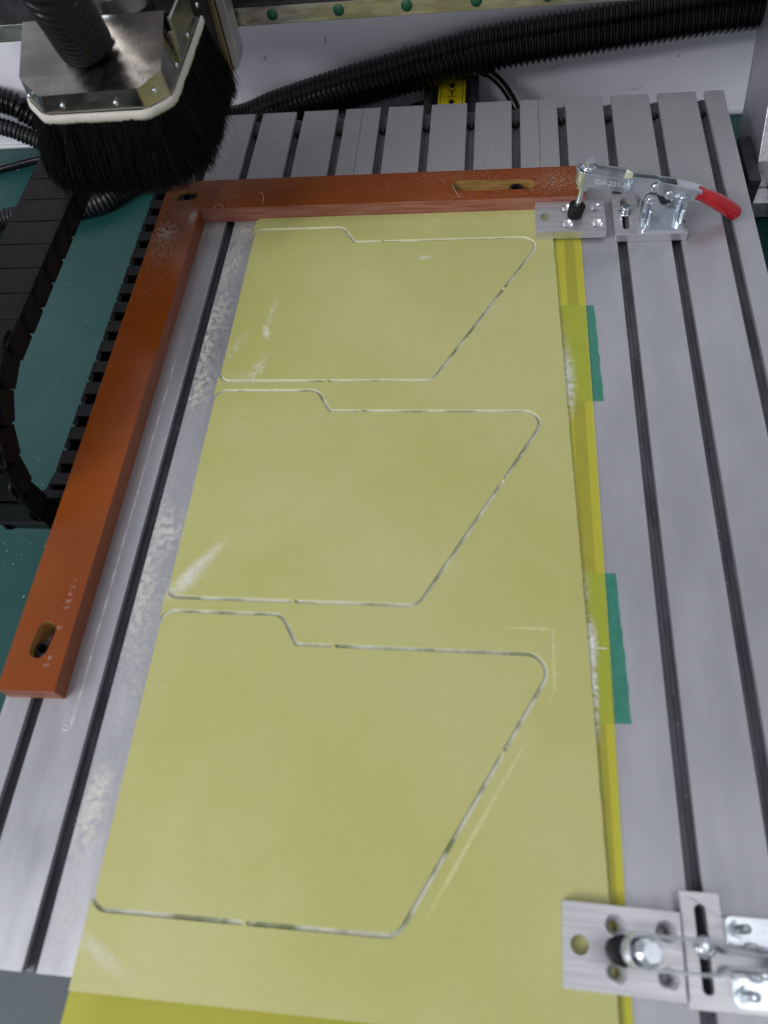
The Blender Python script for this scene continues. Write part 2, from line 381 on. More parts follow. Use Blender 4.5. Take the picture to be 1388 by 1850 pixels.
# milled scratch in the bed beside the orange fence, with a hooked end
gp = [(-128.8+0.7*noise.noise(Vector((0, y*0.02, 0)))+0.25*noise.noise(Vector((3, y*0.15, 0))), y) for y in np.linspace(-340, -651, 160)]
gp += [(-130.6+1.9*math.cos(a)-1.2, -651.5-1.9*math.sin(a)) for a in np.linspace(0.1, 5.2, 16)]
g = MB(); vv = []; ff = []
for i, (x, y) in enumerate(gp):
    a = Vector(gp[max(0, i-1)]); b = Vector(gp[min(len(gp)-1, i+1)]); t = (b-a).normalized(); nrm = Vector((-t.y, t.x))
    w = 1.05 + 0.3*noise.noise(Vector((y*0.2, 5, 0)))
    for s_, z in ((-w, 0.02), (-w*0.3, 0.30), (w*0.25, 0.06), (w, 0.02)): vv.append((x+nrm.x*s_, y+nrm.y*s_, z))
for i in range(len(gp)-1):
    for k in range(3): ff.append((i*4+k, i*4+k+1, i*4+4+k+1, i*4+4+k))
g.add(vv, ff, 0, True).build('scratch_groove', GROOVE, table)

# ------------------------------------------------------------------ orange L fence
fence = thing('fence', (-158, -400, 0), 'orange brown L shaped work stop bar bolted to the bed', 'fence')
Lsh = rounded([(-177.5, -634.2, 0.6), (-138, -633.6, 0.6), (-138, -171, 1.2), (217, -171, 0.6), (217, -129.5, 0.6), (-177.5, -129.5, 2)], 4)
slots = [stadium(-157, -599, 26, 13, 84), stadium(135.5, -151.8, 76, 14, -1), stadium(-156.5, -150.5, 24, 14, 3)]
MB().prism(Lsh, 0.05, 15.5, holes=slots, mis=1, mih=2).build('bar', [ORANGE, ORANGE_CUT, SLOTWALL], fence, bevel=0.35)
for p in fence.children[0].data.polygons:
    if p.material_index == 1 and p.normal.x > 0.7: p.material_index = 0  # right-facing sides take the darker top colour to deepen their shade
def socket_bolt(x, y, z0, h, r, m, name, parent, seg=6):
    b = MB(); b.lathe((x, y, z0), [(r*0.96, 0), (r, 0.6), (r, h-0.7), (r*0.9, h), (r*0.62, h)], 28)
    hx = [(r*0.62*math.cos(math.pi/3*k), r*0.62*math.sin(math.pi/3*k)) for k in range(6)]
    v = [(x+r*0.62*math.cos(2*math.pi*k/28), y+r*0.62*math.sin(2*math.pi*k/28), z0+h) for k in range(28)]
    ih = [(x+q[0]*0.9, y+q[1]*0.9, z0+h) for q in hx]; il = [(x+q[0]*0.9, y+q[1]*0.9, z0+h*0.45) for q in hx]
    b.add(ih+il, [(k, 6+k, 6+(k+1) % 6, (k+1) % 6) for k in range(6)] + [tuple(range(6, 12))])
    f = []
    for k in range(28): f.append((k, (k+1) % 28, 28+int(((k+0.5)/28*6)+0.5) % 6))
    b.add(v+ih, f)
    b.add(ih + v, [])
    return b.build(name, m, parent)
socket_bolt(-157.9, -603.6, 1, 9.5, 5.9, BLACKBOLT, 'bolt', fence)
socket_bolt(156, -151.8, 1, 11.0, 6.0, BLACKBOLT, 'bolt', fence)
socket_bolt(-156, -150.6, 1, 12.0, 6.3, BLACKBOLT, 'bolt', fence)

# ------------------------------------------------------------------ sheets
ZB0, ZB1, ZT = 0.25, 1.35, 3.05
back = MB().prism([(-83.4, -171.9), (212.3, -172.2), (212.6, -420), (212.0, -576), (210.6, -723), (210.0, -840), (-87.2, -840), (-86.2, -792.5), (-83.4, -788)], ZB0, ZB1).build('backing_sheet', BACKING)
tag(back, 'thin translucent bright yellow sheet showing as a strip under the large sheet', 'sheet')
sheet = thing('fibreglass_sheet', (60, -480, ZB1), 'large pale yellow green fibreglass sheet with three panels cut in it', 'sheet')
KW = 1.35
LEFT = -85.8
corner = [(-85.5, -368.8, 10), (90.2, -368.8, 12), (180.7, -207.5, 12), (11.8, -207.5, 2.0), (-1.0, -187.2, 10), (-85.5, -187.2, 10)]
cl = rounded(corner, 8)
panel_me = MB().prism(offset(cl, -KW), ZB1+0.02, ZT, mis=1)
paths = []
for k in range(3):
    dy = -191.4*k
    if k == 0: pan = panel_me.build('cut_panel', [SHEET, KERFSIDE]); p0 = pan
    else: pan = MB().prism([(x, y+dy) for x, y in offset(cl, -KW)], ZB1+0.02, ZT, mis=1).build('cut_panel', [SHEET, KERFSIDE])
    adopt(pan, sheet)
    bv = pan.modifiers.new('Bevel', 'BEVEL'); bv.width = 0.36*S; bv.segments = 1; bv.limit_method = 'ANGLE'; bv.angle_limit = 0.9; bv.material = 1
    paths.append([(x, y+dy) for x, y in cl])
def clipped(poly):
    n = len(poly); inside = [q[0] > LEFT for q in poly]
    st = next(i for i in range(n) if inside[i] and not inside[i-1]); out = []
    def cut(a, b): t = (LEFT-a[0])/(b[0]-a[0]); return (LEFT, a[1]+t*(b[1]-a[1]))
    out.append(cut(poly[st-1], poly[st])); i = st
    while inside[i % n]: out.append(poly[i % n]); i += 1
    out.append(cut(poly[(i-1) % n], poly[i % n])); return out
fr = arc(LEFT+5, -176.6, 5, 180, 90, 6)
redge = [(187.4, -171.6), (188.4, -213), (195.7, -475), (199.1, -595), (202, -724), (203.6, -791)]
for (xa, ya), (xb, yb) in zip(redge, redge[1:]):
    m = max(1, int((ya-yb)/5))
    for i in range(m):
        t = i/m; y = ya+(yb-ya)*t; fr.append((xa+(xb-xa)*t+(0.35*noise.noise(Vector((y*0.08, 1, 0)))+0.25*noise.noise(Vector((y*0.4, 2, 0))) if 0 < i else 0), y))
fr += [(203.6, -791), (LEFT, -791)]
for k in (2, 1, 0): fr += [(x, y-191.4*k) for x, y in clipped(offset(cl, KW))]
fo = MB().prism(fr, ZB1+0.02, ZT, mis=1).build('offcut_frame', [SHEET, KERFSIDE], sheet)
bv = fo.modifiers.new('Bevel', 'BEVEL'); bv.width = 0.36*S; bv.segments = 1; bv.limit_method = 'ANGLE'; bv.angle_limit = 0.9; bv.material = 1
# uncut bridges that still hold the panels
TABS = [((5.5, -368.8), 0), ((146.2, -269.0), math.atan2(161.3, 90.5)), ((36.7, -207.5), 0)]
for k in range(3):
    for (tx, ty), a in TABS:
        ns = np.linspace(-KW-0.05, KW+0.05, 9); hw = [0.9+KW-math.sqrt(max(0, KW*KW-min(abs(q), KW)**2)) for q in ns]
        loc = [(h, q) for h, q in zip(hw, ns)] + [(-h, q) for h, q in zip(hw[::-1], ns[::-1])]
        c, s_ = math.cos(a), math.sin(a)
        MB().prism([(tx+x*c-y*s_, ty-191.4*k+x*s_+y*c) for x, y in loc], ZB1+0.03, ZT-0.04, mis=1).build('bridge', [SHEET, KERFSIDE], sheet)
# shallow pale scuff lines beside the nearest panel
def ribbon(pts, w, z, taper=True):
    b = MB(); v = []; m = len(pts)
    for i, p in enumerate(pts):
        a = Vector(pts[max(0, i-1)]); c = Vector(pts[min(m-1, i+1)]); t = (c-a).normalized(); ww = w*(1 if not taper else min(1, 0.15+4*min(i, m-1-i)/m))
        for s_ in (-1, 1): v.append((p[0]-t.y*s_*ww/2, p[1]+t.x*s_*ww/2, z))
    b.add(v, [(2*i, 2*i+2, 2*i+3, 2*i+1) for i in range(m-1)]); return b
SCUFF = mat('scuffed_laminate', (0.55, 0.545, 0.27), (0.49, 0.48, 0.20), 220, rough=0.6, spec=0.3)
lp = [(145+i*1.55, -573.2) for i in range(20)] + arc(175, -575.2, 2.2, 90, 0, 6)[1:] + [(177.2, -577-i*1.85) for i in range(20)] + [(176.6-0.45*i, -614-i*0.75) for i in range(10)]
ribbon(lp, 1.9, ZT+0.02).build('scuff_mark', SCUFF, sheet)
ribbon([(159.5-i*0.92, -645-i*1.64) for i in range(60)], 2.4, ZT+0.02).build('scuff_mark', SCUFF, sheet)

for nm, quad, lab in (('tape', [(189.5, -287.8), (219.0, -287.5), (220.9, -387.5), (190, -387.9)], 'upper strip of green tape under the sheet edge, nearer the orange bar'),
                      ('tape', [(197, -531.6), (219.4, -531.0), (222.0, -630.0), (198, -631)], 'lower strip of green tape under the sheet edge, nearer the front clamp')):
    b = MB(); nx, ny = 6, 14; v = []
    for j in range(ny+1):
        for i in range(nx+1):
            t, u = j/ny, i/nx
            a = Vector(quad[0]).lerp(Vector(quad[3]), t); c = Vector(quad[1]).lerp(Vector(quad[2]), t); q = a.lerp(c, u)
            e = 0.9*noise.noise(Vector((t*9, u*3, q.y))) if u in (0, 1) or t in (0, 1) else 0
            z = 0.10+(0.35*max(0, noise.noise(Vector((q.x*0.12, q.y*0.12, 4)))) if q.x > 213.5 else 0)
            v.append((q.x+e, q.y+e, z))
    b.add(v, [(j*(nx+1)+i, j*(nx+1)+i+1, (j+1)*(nx+1)+i+1, (j+1)*(nx+1)+i) for j in range(ny) for i in range(nx)], 0, True)
    tag(b.build(nm, TAPE), lab, 'tape', 'green tape strips holding the backing sheet')

# ------------------------------------------------------------------ pressure plates (hole + four countersinks)
def pressure_plate(x0, y0, label):
    b = MB(); z0, z1 = ZT+0.05, 10.6; w, h = 59.6, 39.6
    outer = [(x0, y0-h), (x0+w, y0-h), (x0+w, y0), (x0, y0)]
    cs = [(x0+26.5, y0-9.5), (x0+26.5, y0-30), (x0+51.8, y0-9.7), (x0+51.8, y0-30.2)]
    def circ(c, r, n=28): return [(c[0]+r*math.cos(2*math.pi*i/n), c[1]+r*math.sin(2*math.pi*i/n)) for i in range(n)]
    th = (x0+8.6, y0-19.8)
    for z, r, up in ((z1, 5.5, True), (z0, 2.3, False)):
        loops = [outer, circ(th, 4.7)] + [circ(c, r) for c in cs]; flat = [q for l in loops for q in l]
        tr = tessellate_polygon([[Vector((*q, 0)) for q in l] for l in loops]); fs = []
        for t in tr:
            p, q, s_ = (flat[i] for i in t); ccw = (q[0]-p[0])*(s_[1]-p[1])-(q[1]-p[1])*(s_[0]-p[0]) > 0
            fs.append(t if ccw == up else t[::-1])
        b.add([(*q, z) for q in flat], fs)
    b.add([(*q, z0) for q in outer]+[(*q, z1) for q in outer], [(i, (i+1) % 4, 4+(i+1) % 4, 4+i) for i in range(4)])
    b.lathe((*th, 0), [(4.7, z1), (4.7, z0)], 28, mi=1)
    for c in cs: b.lathe((*c, 0), [(5.5, z1), (2.3, z1-4.2), (2.3, z0)], 28, mi=1)
    o = b.build('pressure_plate', [ALU_BLOCK, ALU_CUT])
    me = o.data; cx, cy = x0+w/2, y0-h/2
    me.transform(Matrix.Translation((-cx*S, -cy*S, -z0*S))); o.location = (cx*S, cy*S, z0*S)
    return tag(o, label, 'metal plate', 'pressure plates under the toggle clamps')
pp = pressure_plate(173.0, -171.4, 'drilled aluminium plate under the rear clamp beside the orange bar')
pp2 = pressure_plate(176.2, -728.2, 'drilled aluminium plate under the blurred front clamp at bottom right'); pp2.rotation_euler.z = math.radians(-1.2)

# ------------------------------------------------------------------ toggle clamp
def toggle_clamp(label):
    t = thing('toggle_clamp', (270, -191, 0), label, 'clamp', 'toggle clamps holding the sheet')
    ym = -191.0
    # slotted T shaped base block
    T = [(240.3, -213.6), (300, -213.6), (300, -172.0), (260.6, -172.0), (260.6, -160.8), (240.3, -160.8)]
    MB().prism(T, 0.06, 8.0, holes=[stadium(250.0, -186.8, 40, 5.6, 90)]).build('base_block', ALU_BLOCK, t, bevel=0.4)
    bolt = MB()
    bolt.lathe((250.0, -186, 8.0), [(0.1, 0), (5.4, 0), (5.4, 1.1), (0.1, 1.1)], 26)
    bolt.build('washer', ZINC, t)
    socket_bolt(250.0, -186, 9.15, 5.6, 4.3, ZINC, 'base_bolt', t)
    # bent base flanges
    for sgn in (-1, 1):
        yw = ym + sgn*6.0; ye = ym + sgn*20.0
        fl = MB()
        foot = rounded([(261.0, min(yw, ye), 3.5), (298.4, min(yw, ye), 3.5), (298.4, max(yw, ye), 0.5 if sgn < 0 else 3.5), (261.0, max(yw, ye), 0.5 if sgn < 0 else 3.5)], 5)
        fl.prism(foot, 8.02, 10.0)
        wall = [(261.6, 9.0), (298.3, 9.0)] + arc(292.8, 28.6, 4.6, 0, 90, 6) + [(289.5, 32.0)] + arc(286.0, 28.0, 3.0, 60, 180, 1)[1:] + arc(279.4, 29.0, 5.6, 350, 190, 8) + [(271.5, 32.0)] + arc(266.6, 29.4, 4.6, 60, 180, 6)
        fl.prism(wall, yw-0.9, yw+0.9, axis='y')
        fl.build('base_flange', ZINC, t, bevel=0.5)
        for x in (266.6, 292.8):
            MB().lathe((x, yw+sgn*0.9, 28.6), [(3.4, -0.1), (3.2, 0.6), (2.2, 1.3), (0.05, 1.5)], 20, axis=(0, sgn, 0)).build('rivet', ZINC, t)
        for x in (267.4, 294.0):
            yb = ym+sgn*14.2
            st = MB()
            pr = [(2.3, 0)] + [(2.3-(0.32 if i % 2 else 0), 3.4+0.42*i) for i in range(26)] + [(1.7, 14.6), (0.05, 14.7)]
            st.lathe((x, yb, 10.0), pr, 14)
            st.build('stud', ZINC, t)
            MB().cyl((x, yb, 10.0), (x, yb, 13.2), 4.2, n=6, smooth=False).build('nut', ZINC, t, bevel=0.35)
    # arm: U shaped bar, two strips that pinch together before the pivot
    def strip(sgn):
        b = MB(); yo = ym+sgn*6.2; yi = ym+sgn*2.4; tk = 1.3*sgn
        sec = [((209, 57.6), (208.4, 45.2), yo), ((244.6, 50.4), (243.6, 38.0), yo), ((250.2, 49.2), (249.4, 37.4), yi), ((262, 47.2), (256, 33.5), yi), ((268.5, 46.2), (261.5, 26.5), yi), ((273.5, 43.5), (267.5, 24.0), yi), ((275, 38), (270.6, 27), yi)]
        v = []
        for (tp, bt, y) in sec: v += [(tp[0], y, tp[1]), (bt[0], y, bt[1]), (bt[0], y+tk, bt[1]), (tp[0], y+tk, tp[1])]
        n = len(sec); f = []
        for i in range(n-1):
            for k in range(4):
                a, c = i*4+k, i*4+(k+1) % 4; q = (a, c, c+4, a+4); f.append(q if sgn > 0 else q[::-1])
        f += [(0, 3, 2, 1) if sgn > 0 else (0, 1, 2, 3), tuple((n-1)*4+k for k in ((0, 1, 2, 3) if sgn > 0 else (0, 3, 2, 1)))]
        b.add(v, f)
        return b
    arm = MB()
    for sgn in (-1, 1):
        q = strip(sgn); arm.add(q.v, q.f)
    # rounded end of the U
    pts = [(209 - 5.4*math.sin(a), ym - 6.85*math.cos(a)) for a in np.linspace(0, math.pi, 13)]
    v = []; 
    for i, (x, y) in enumerate(pts):
        d = Vector((x-209, y-ym)).normalized()*0.65
        for (dx, dy) in ((x-d.x, y-d.y), (x+d.x, y+d.y)):
            v += [(dx, dy, 57.6-(dx-209)*0.2), (dx-0.6, dy, 45.2-(dx-209)*0.2)]
    f = []
    for i in range(len(pts)-1):
        a = i*4
        f += [(a, a+1, a+5, a+4), (a+2, a+6, a+7, a+3), (a, a+4, a+6, a+2), (a+1, a+3, a+7, a+5)]
    arm.add(v, f, 0, True)
    ao = arm.build('arm', ZINC, t, bevel=0.25)
    # stamped lettering on the outer strip
    tx = bpy.data.curves.new('lettering', 'FONT'); tx.body = 'GH-201-B'; tx.size = 0.0062; tx.extrude = 0.0001; tx.space_character = 1.08
    to = bpy.data.objects.new('lettering', tx); C.objects.link(to)
    bpy.context.view_layer.update()
    me = bpy.data.meshes.new_from_object(to.evaluated_get(bpy.context.evaluated_depsgraph_get())); bpy.data.objects.remove(to)
    me.materials.append(STAMP)
    me.transform(Matrix.Translation(Vector((217.6, ym-7.62, 47.6))*S) @ Matrix.Rotation(math.radians(11.2), 4, 'Y') @ Matrix.Rotation(math.radians(90), 4, 'X'))
    lo = link('lettering', me); adopt(lo, ao)
    # pressing spindle, nuts, rubber foot
    A = Vector((206.6, ym, 12)); B = Vector((213.0, ym, 61.5)); d = (B-A).normalized()
    def along(z): return A+d*((z-A.z)/d.z)
    pr = [(2.6-(0.34 if i % 2 else 0), i*0.46) for i in range(90)]
    MB().lathe(along(18), pr, 16, axis=d).build('spindle', ZINC, t)
    MB().lathe(along(10.75), [(0.05, 0), (6.0, 0), (6.4, 0.5), (7.2, 10.2), (6.7, 11.0), (2.6, 11.1)], 32, axis=d).build('rubber_foot', RUBBER, t)
    def nut(z, h, r, nm): MB().cyl(along(z), along(z+h), r, n=6, smooth=False, rot=0.4).build(nm, ZINC, t, bevel=0.5)
    nut(38.8, 4.2, 5.4, 'nut')
    MB().lathe(along(43.2), [(0.1, 0), (6.2, 0), (6.2, 1.5), (3.0, 2.0)], 26, axis=d).build('washer', ZINC, t)
    MB().lathe(along(56.4), [(3.0, 0), (6.3, 0.6), (6.3, 2.2), (3.0, 2.4)], 26, axis=d).build('washer', ZINC, t)
    MB().lathe(along(59.2), [(3, 0), (6.0, 0), (6.0, 0.8), (3.0, 0.9)], 26, axis=d).build('washer', ZINC, t)
    nut(60.2, 4.2, 4.7, 'spindle_nut')
    # handle channel, links, rivets
    hp = [(265.5, 38.6), (271, 44.6), (286, 41.0), (307.5, 34.0), (306.5, 23.4), (298, 26.4), (294, 23.0), (289.5, 24.5), (282.5, 27.4)]
    for sgn in (-1, 1):
        yc = ym+sgn*4.3
        MB().prism(hp, yc-0.65, yc+0.65, axis='y').build('handle_plate', ZINC, t, bevel=0.3)
        for x, z in ((268.9, 39.3), (281.5, 31.9)):
            MB().lathe((x, yc+sgn*0.6, z), [(4.0, 0), (3.9, 0.8), (2.9, 1.5), (2.4, 1.2), (0.05, 1.35)], 22, axis=(0, sgn, 0)).build('rivet', ZINC, t)
    web = MB(); web.add([(286, ym-4, 41.0), (286, ym+4, 41.0), (307.5, ym+4, 34.0), (307.5, ym-4, 34.0), (286, ym-4, 39.8), (286, ym+4, 39.8), (307.5, ym+4, 32.8), (307.5, ym-4, 32.8)],
            [(0, 3, 2, 1), (4, 5, 6, 7), (0, 1, 5, 4), (2, 3, 7, 6), (0, 4, 7, 3), (1, 2, 6, 5)])
    web.build('handle_web', ZINC, t, bevel=0.25)
    path = catmull([(303.5, ym, 29.6), (308, ym, 28.2), (314, ym, 25.4), (321, ym, 21.6), (329, ym, 16.6), (336, ym, 11.8), (341, ym, 8.0), (343.6, ym, 6.0)], 5)
    n = len(path); rad = []
    for i in range(n):
        u = i/(n-1)
        r = 6.6-0.9*math.exp(-((u-0.22)/0.12)**2)+0.5*math.exp(-((u-0.62)/0.25)**2)
        if u > 0.82: r *= math.sqrt(max(0.0, 1-((u-0.82)/0.18)**2))*0.98+0.02
        rad.append(r)
    MB().tube(path, rad, n=28, flat=(0.92, 0.92, (0, 1, 0))).build('grip', RED, t)
    return t
STAMP = mat('bright_stamped_edge', (0.85, 0.87, 0.88), rough=0.3, metal=0.6)
clamp = toggle_clamp('silver toggle clamp with red grip at the end of the orange bar')
c2 = copy_tree(clamp); c2.location = clamp.location + Vector((-3.0, -557.5, 0))*S
c2['label'] = 'out of focus silver toggle clamp cut off at bottom right corner'

# ------------------------------------------------------------------ dust hood with brush skirt
hood = thing('dust_hood', (-148.0, -205.4, 112.9), 'stainless dust hood with white canvas band and long black bristle skirt', 'dust hood')
bot = [(-182.7, -265.4, 169.8), (-106.1, -264.6, 169.8), (-91.1, -250.4, 169.8), (-92.7, -146.2, 169.8), (-201.7, -146.2, 169.8), (-201.7, -244.9, 169.8)]
top = [(-178.0, -268.6, 185.6), (-106.1, -266.2, 186.0), (-91.6, -251.6, 189.6), (-96.2, -203.0, 203.0), (-201.7, -205.4, 203.0), (-196.2, -251.2, 189.5)]
hv = bot+top
hf = [(i, (i+1) % 6, 6+(i+1) % 6) for i in range(6)] + [(i, 6+(i+1) % 6, 6+i) for i in range(6)]
sh = MB().add(hv, hf); sh.add(top, [(0, 1, 2), (0, 2, 5), (2, 3, 5), (3, 4, 5)])
sh.build('shell', STAIN, hood, bevel=1.6, seg=3)
def screw(p, ax, r=1.8):
    s_ = MB(); s_.lathe(p, [(r, 0), (r*0.95, r*0.45), (r*0.6, r*0.8), (0.05, r*0.9)], 16, axis=ax)
    s_.build('screw', ZINC, hood)
for x, z in ((-164.9, 176.9), (-125.5, 176.9)): screw((x, -266.7, z), (0, -1, 0.1))
screw((-98.6, -258.3, 179.3), (0.72, -0.69, 0)); screw((-191.8, -256.4, 179.3), (-0.7, -0.7, 0))
screw((-91.6, -224.4, 176.9), (1, 0, 0)); screw((-91.7, -186.4, 177.1), (1, 0, 0)); screw((-91.9, -148.5, 179.3), (1, 0, 0))
MB().box(-93.5, -89.9, -216.5, -214.1, 173.7, 195.1).build('side_rod', STAIN, hood, bevel=0.8)
MB().box(-93.5, -90.7, -210.1, -162.7, 179.3, 201.4).build('side_bracket', STAIN, hood, bevel=1.0)
loop = rounded([(-201.7, -145.4, 0.0), (-201.7, -244.9, 9.5), (-182.7, -265.8, 12.6), (-106.1, -265.4, 14.2), (-91.1, -250.4, 14.2), (-92.3, -145.4, 0.0)], 7)
def skirt(off, za, zb, name, m, wob=0.0, parent=hood, two=True):
    pts = resample([Vector((*q, 0)) for q in loop], 1.6); v = []; f = []; n = len(pts)
    for i, p in enumerate(pts):
        t_ = (pts[min(n-1, i+1)]-pts[max(0, i-1)]).normalized(); nn = Vector((t_.y, -t_.x, 0))
        if nn.dot(Vector((p.x+148, p.y+205, 0))) < 0: nn = -nn
        q = p+nn*off; w = wob*noise.noise(Vector((i*0.13, za, 0))) + wob*0.5*noise.noise(Vector((i*0.7, zb, 0)))
        v += [(q.x, q.y, zb), (q.x+nn.x*0.7+nn.x*w*0.4, q.y+nn.y*0.7+nn.y*w*0.4, (za+zb)/2), (q.x+nn.x*w*0.6, q.y+nn.y*w*0.6, za+w)]
        v += [(q.x-nn.x*1.4, q.y-nn.y*1.4, zb), (q.x-nn.x*1.4, q.y-nn.y*1.4, za+w)]
    for i in range(n-1):
        a, b = i*5, i*5+5
        f += [(a, b, b+1, a+1), (a+1, b+1, b+2, a+2), (a+2, b+2, b+4, a+4), (a+3, b+3, b, a)]
    return MB().add(v, f, 0, True).build(name, m, parent)
skirt(1.6, 163.2, 170.4, 'canvas_band', FABRIC, 1.0)
# bristles: thousands of tapering hairs, flaring outward
pts = resample([Vector((*q, 0)) for q in loop], 1.0); n = len(pts); V = []; F = []
NB = 20000; ZR = 167.4
for _ in range(NB):
    i = random.randrange(n-1); p = pts[i].lerp(pts[i+1], random.random())
    t_ = (pts[i+1]-pts[i]).normalized(); nn = Vector((t_.y, -t_.x, 0))
    if nn.dot(Vector((p.x+148, p.y+205, 0))) < 0: nn = -nn
    dep = random.random()**1.3*9
    p = p-nn*dep+nn*1.0
    clump = noise.noise(Vector((i*0.09, 3, 0)))
    fl = (12+3*clump+random.gauss(0, 1.8))*(1-dep/13); side = random.gauss(0, 2.4)+2.4*noise.noise(Vector((i*0.05, 8, 0)))
    zt = 110.9+random.random()**2*7+1.2*clump; stray = random.random() < 0.012
    if stray: fl += random.uniform(3, 9); side += random.gauss(0, 6)
    q0 = Vector((p.x, p.y, ZR)); q1 = q0+nn*fl*0.42+t_*side*0.35+Vector((0, 0, -0.36*(ZR-zt))); q2 = q0+nn*fl*0.80+t_*side*0.7; q2.z = ZR-0.70*(ZR-zt); q3 = q0+nn*fl+t_*side; q3.z = zt
    o_ = len(V); r = random.uniform(0.16, 0.27)
    ang = random.random()*2
    for q, rr in ((q0, r), (q1, r), (q2, r*0.85), (q3, r*0.25)):
        for k in range(3): V.append((q.x+rr*math.cos(ang+k*2.094), q.y+rr*math.sin(ang+k*2.094), q.z))
    for s_ in range(3):
        for k in range(3): F.append((o_+s_*3+k, o_+s_*3+(k+1) % 3, o_+s_*3+3+(k+1) % 3, o_+s_*3+3+k))
bo = MB().add(V, F, 0, False).build('bristles', BRISTLE, hood); bo['kind'] = 'stuff'
skirt(-3.5, 120.8, 168.2, 'bristle_core', BRISTLE, 2.0)
corr = corrugated('vacuum_hose', [(-152, -222, 186), (-150.5, -227, 196), (-146, -239, 211), (-139, -255, 230), (-134, -270, 250), (-132, -279, 268), (-137, -275, 285), (-152, -252, 310)], 19.6, 7.2, 4.6, HOSE)
tag(corr, 'black ribbed vacuum hose rising out of the stainless hood', 'hose')
sp = thing('spindle_motor', (-148.0, -169.8, 199.8), 'steel spindle body standing behind the dust hood', 'spindle')
MB().lathe((-148.0, -165.9, 193.5), [(30, 0), (31.5, 2), (31.5, 190)], 48).build('body', STAIN, sp)
MB().lathe((-148.0, -165.9, 208.5), [(32.7, 0), (32.7, 6)], 48).build('ring', ZINC, sp)

# ------------------------------------------------------------------ gantry
gan = thing('gantry', (100, -10, -56), 'gantry with steel linear rail across the top and grey side plate', 'gantry')
MB().box(-420, 392, -49, 20, 116.5, 158).build('beam', DARKMET, gan, bevel=1)
rl = MB(); rl.prism([(-57, 116), (-50, 116), (-50, 131.4), (-57, 131.4), (-57, 128.4), (-55.6, 127.6), (-55.6, 126.8), (-57, 126.2), (-57, 121)], -420, 389.5, axis='x')
rl = MB(); rl.box(-420, 389.5, -57, -49.3, 116.2, 131.2)
rail = rl.build('linear_rail', RAIL, gan, bevel=0.8)
MB().box(-420, 389.5, -56.0, -49.2, 131.6, 134).build('rail_edge', DARKMET, gan)
for k in range(-2, 7):
    c = MB().lathe((-60+59.4*k, -57.02, 124.4), [(4.9, 0), (4.9, 0.25), (0.05, 0.3)], 24, axis=(0, -1, 0)).build('screw_cap', CAPG); adopt(c, rail)
pl = [(-74, -56), (-72.5, -29), (-47, 12), (-10, 75), (15, 150), (15, 190), (78, 190), (78, 90), (60, 50), (10, -44), (4, -56)]
MB().prism(pl, 390, 409, axis='x', mis=1).build('side_plate', [ALU_SIDE, ALU_CUT], gan, bevel=0.5)
MB().box(378, 389.7, -98, -30, -79, -30).build('bearing_block', DARKMET, gan, bevel=1)
MB().box(389, 425, -96, -45, -75, -57).build('carriage_block', ALU_CUT, gan, bevel=1)
MB().prism([(-99.6, -91.5), (-91.5, -91.5)] and [(-131, 84), (-112, 85.5), (-101, 90), (-101, 260), (-131, 260)], -85, -66, axis='y').build('slide_plate', DARKMET, gan, bevel=1.2)
MB().prism([(-103.9, 87.5), (-99.2, 90.5), (-99.2, 260), (-103.9, 260)], -87.5, -85.2, axis='y').build('slide_rail', BRASSY, gan, bevel=0.5)
MB().prism([(-99.0, 91.5), (-94.0, 96), (-91.6, 101), (-91.6, 260), (-99.0, 260)], -84, -62, axis='y').build('slide_edge', [ALU_SIDE], gan, bevel=0.6)
c = MB().lathe((-112, -85.1, 97), [(4.6, 0), (4.6, 0.3), (0.05, 0.35)], 24, axis=(0, -1, 0)).build('screw_cap', CAPG, gan)

MB().box(-205, -132, -128, -64, 150, 330).build('added_dark_plate', DARKMET, gan, bevel=1.5)  # plate added behind the hood for its dark reflection in the bed

# right hand guide rod below the bed
o = thing('guide_rod', (430, -400, -80), 'round steel guide rod low beside the right edge of the bed', 'rod')
MB().cyl((414, -20, -62), (414, -900, -62), 9, n=28).build('rod', RAIL, o)
MB().box(400, 470, -60, -10, -80, -72).build('rod_support', ALU_SIDE, o, bevel=1)

# ------------------------------------------------------------------ drag chain
ch = thing('drag_chain', (-221.8, -411, -80), 'black plastic cable drag chain looping beside the bed', 'drag chain')
PIT, HW, HH = 26.2, 22.4, 9.3
def link_mesh():
    b = MB()
    for s_ in (-1, 1):
        # side plate: stepped pair of rounded plates, local y along the chain, z outward
        pa = arc(0, 0, HH, 90, 270, 8) + [(PIT*0.62, -HH), (PIT*0.62, HH)]
        pb = [(PIT*0.40, -HH*0.93)] + arc(PIT, 0, HH*0.93, -90, 90, 8) + [(PIT*0.40, HH*0.93)]
        x0, x1 = (HW-2.6, HW) if s_ > 0 else (-HW, -HW+2.6)
        b.prism(pa, x0, x1, axis='x')
        x0, x1 = (HW-4.6, HW-2.7) if s_ > 0 else (-HW+2.7, -HW+4.6)
        b.prism(pb, x0, x1, axis='x')
        xb0, xb1 = (HW-0.1, HW+0.8) if s_ > 0 else (-HW-0.8, -HW+0.1)
        b.prism(arc(0, 0, 6.6, 0, 342, 19), xb0, xb1, axis='x')
    b.box(-HW+0.2, HW-0.2, -PIT*0.40, PIT*0.55, HH-1.2, HH+0.7)           # outer cover
    b.box(-HW+0.3, HW-0.3, -PIT*0.22, PIT*0.30, -HH-0.5, -HH+1.4)         # inner cross bar
    return b
lm = None; count = 0
R = 79.0; yc, zc = -411.0, 9.6
path = []
y = 70.0
while y > yc: path.append((y, zc-R, 0)); y -= PIT
ang0 = (path[-1][0]-PIT-yc)                       # remaining distance into the bend
da = PIT/R; a = -ang0/R
stations = [(p[0], p[1], math.radians(180)) for p in path]
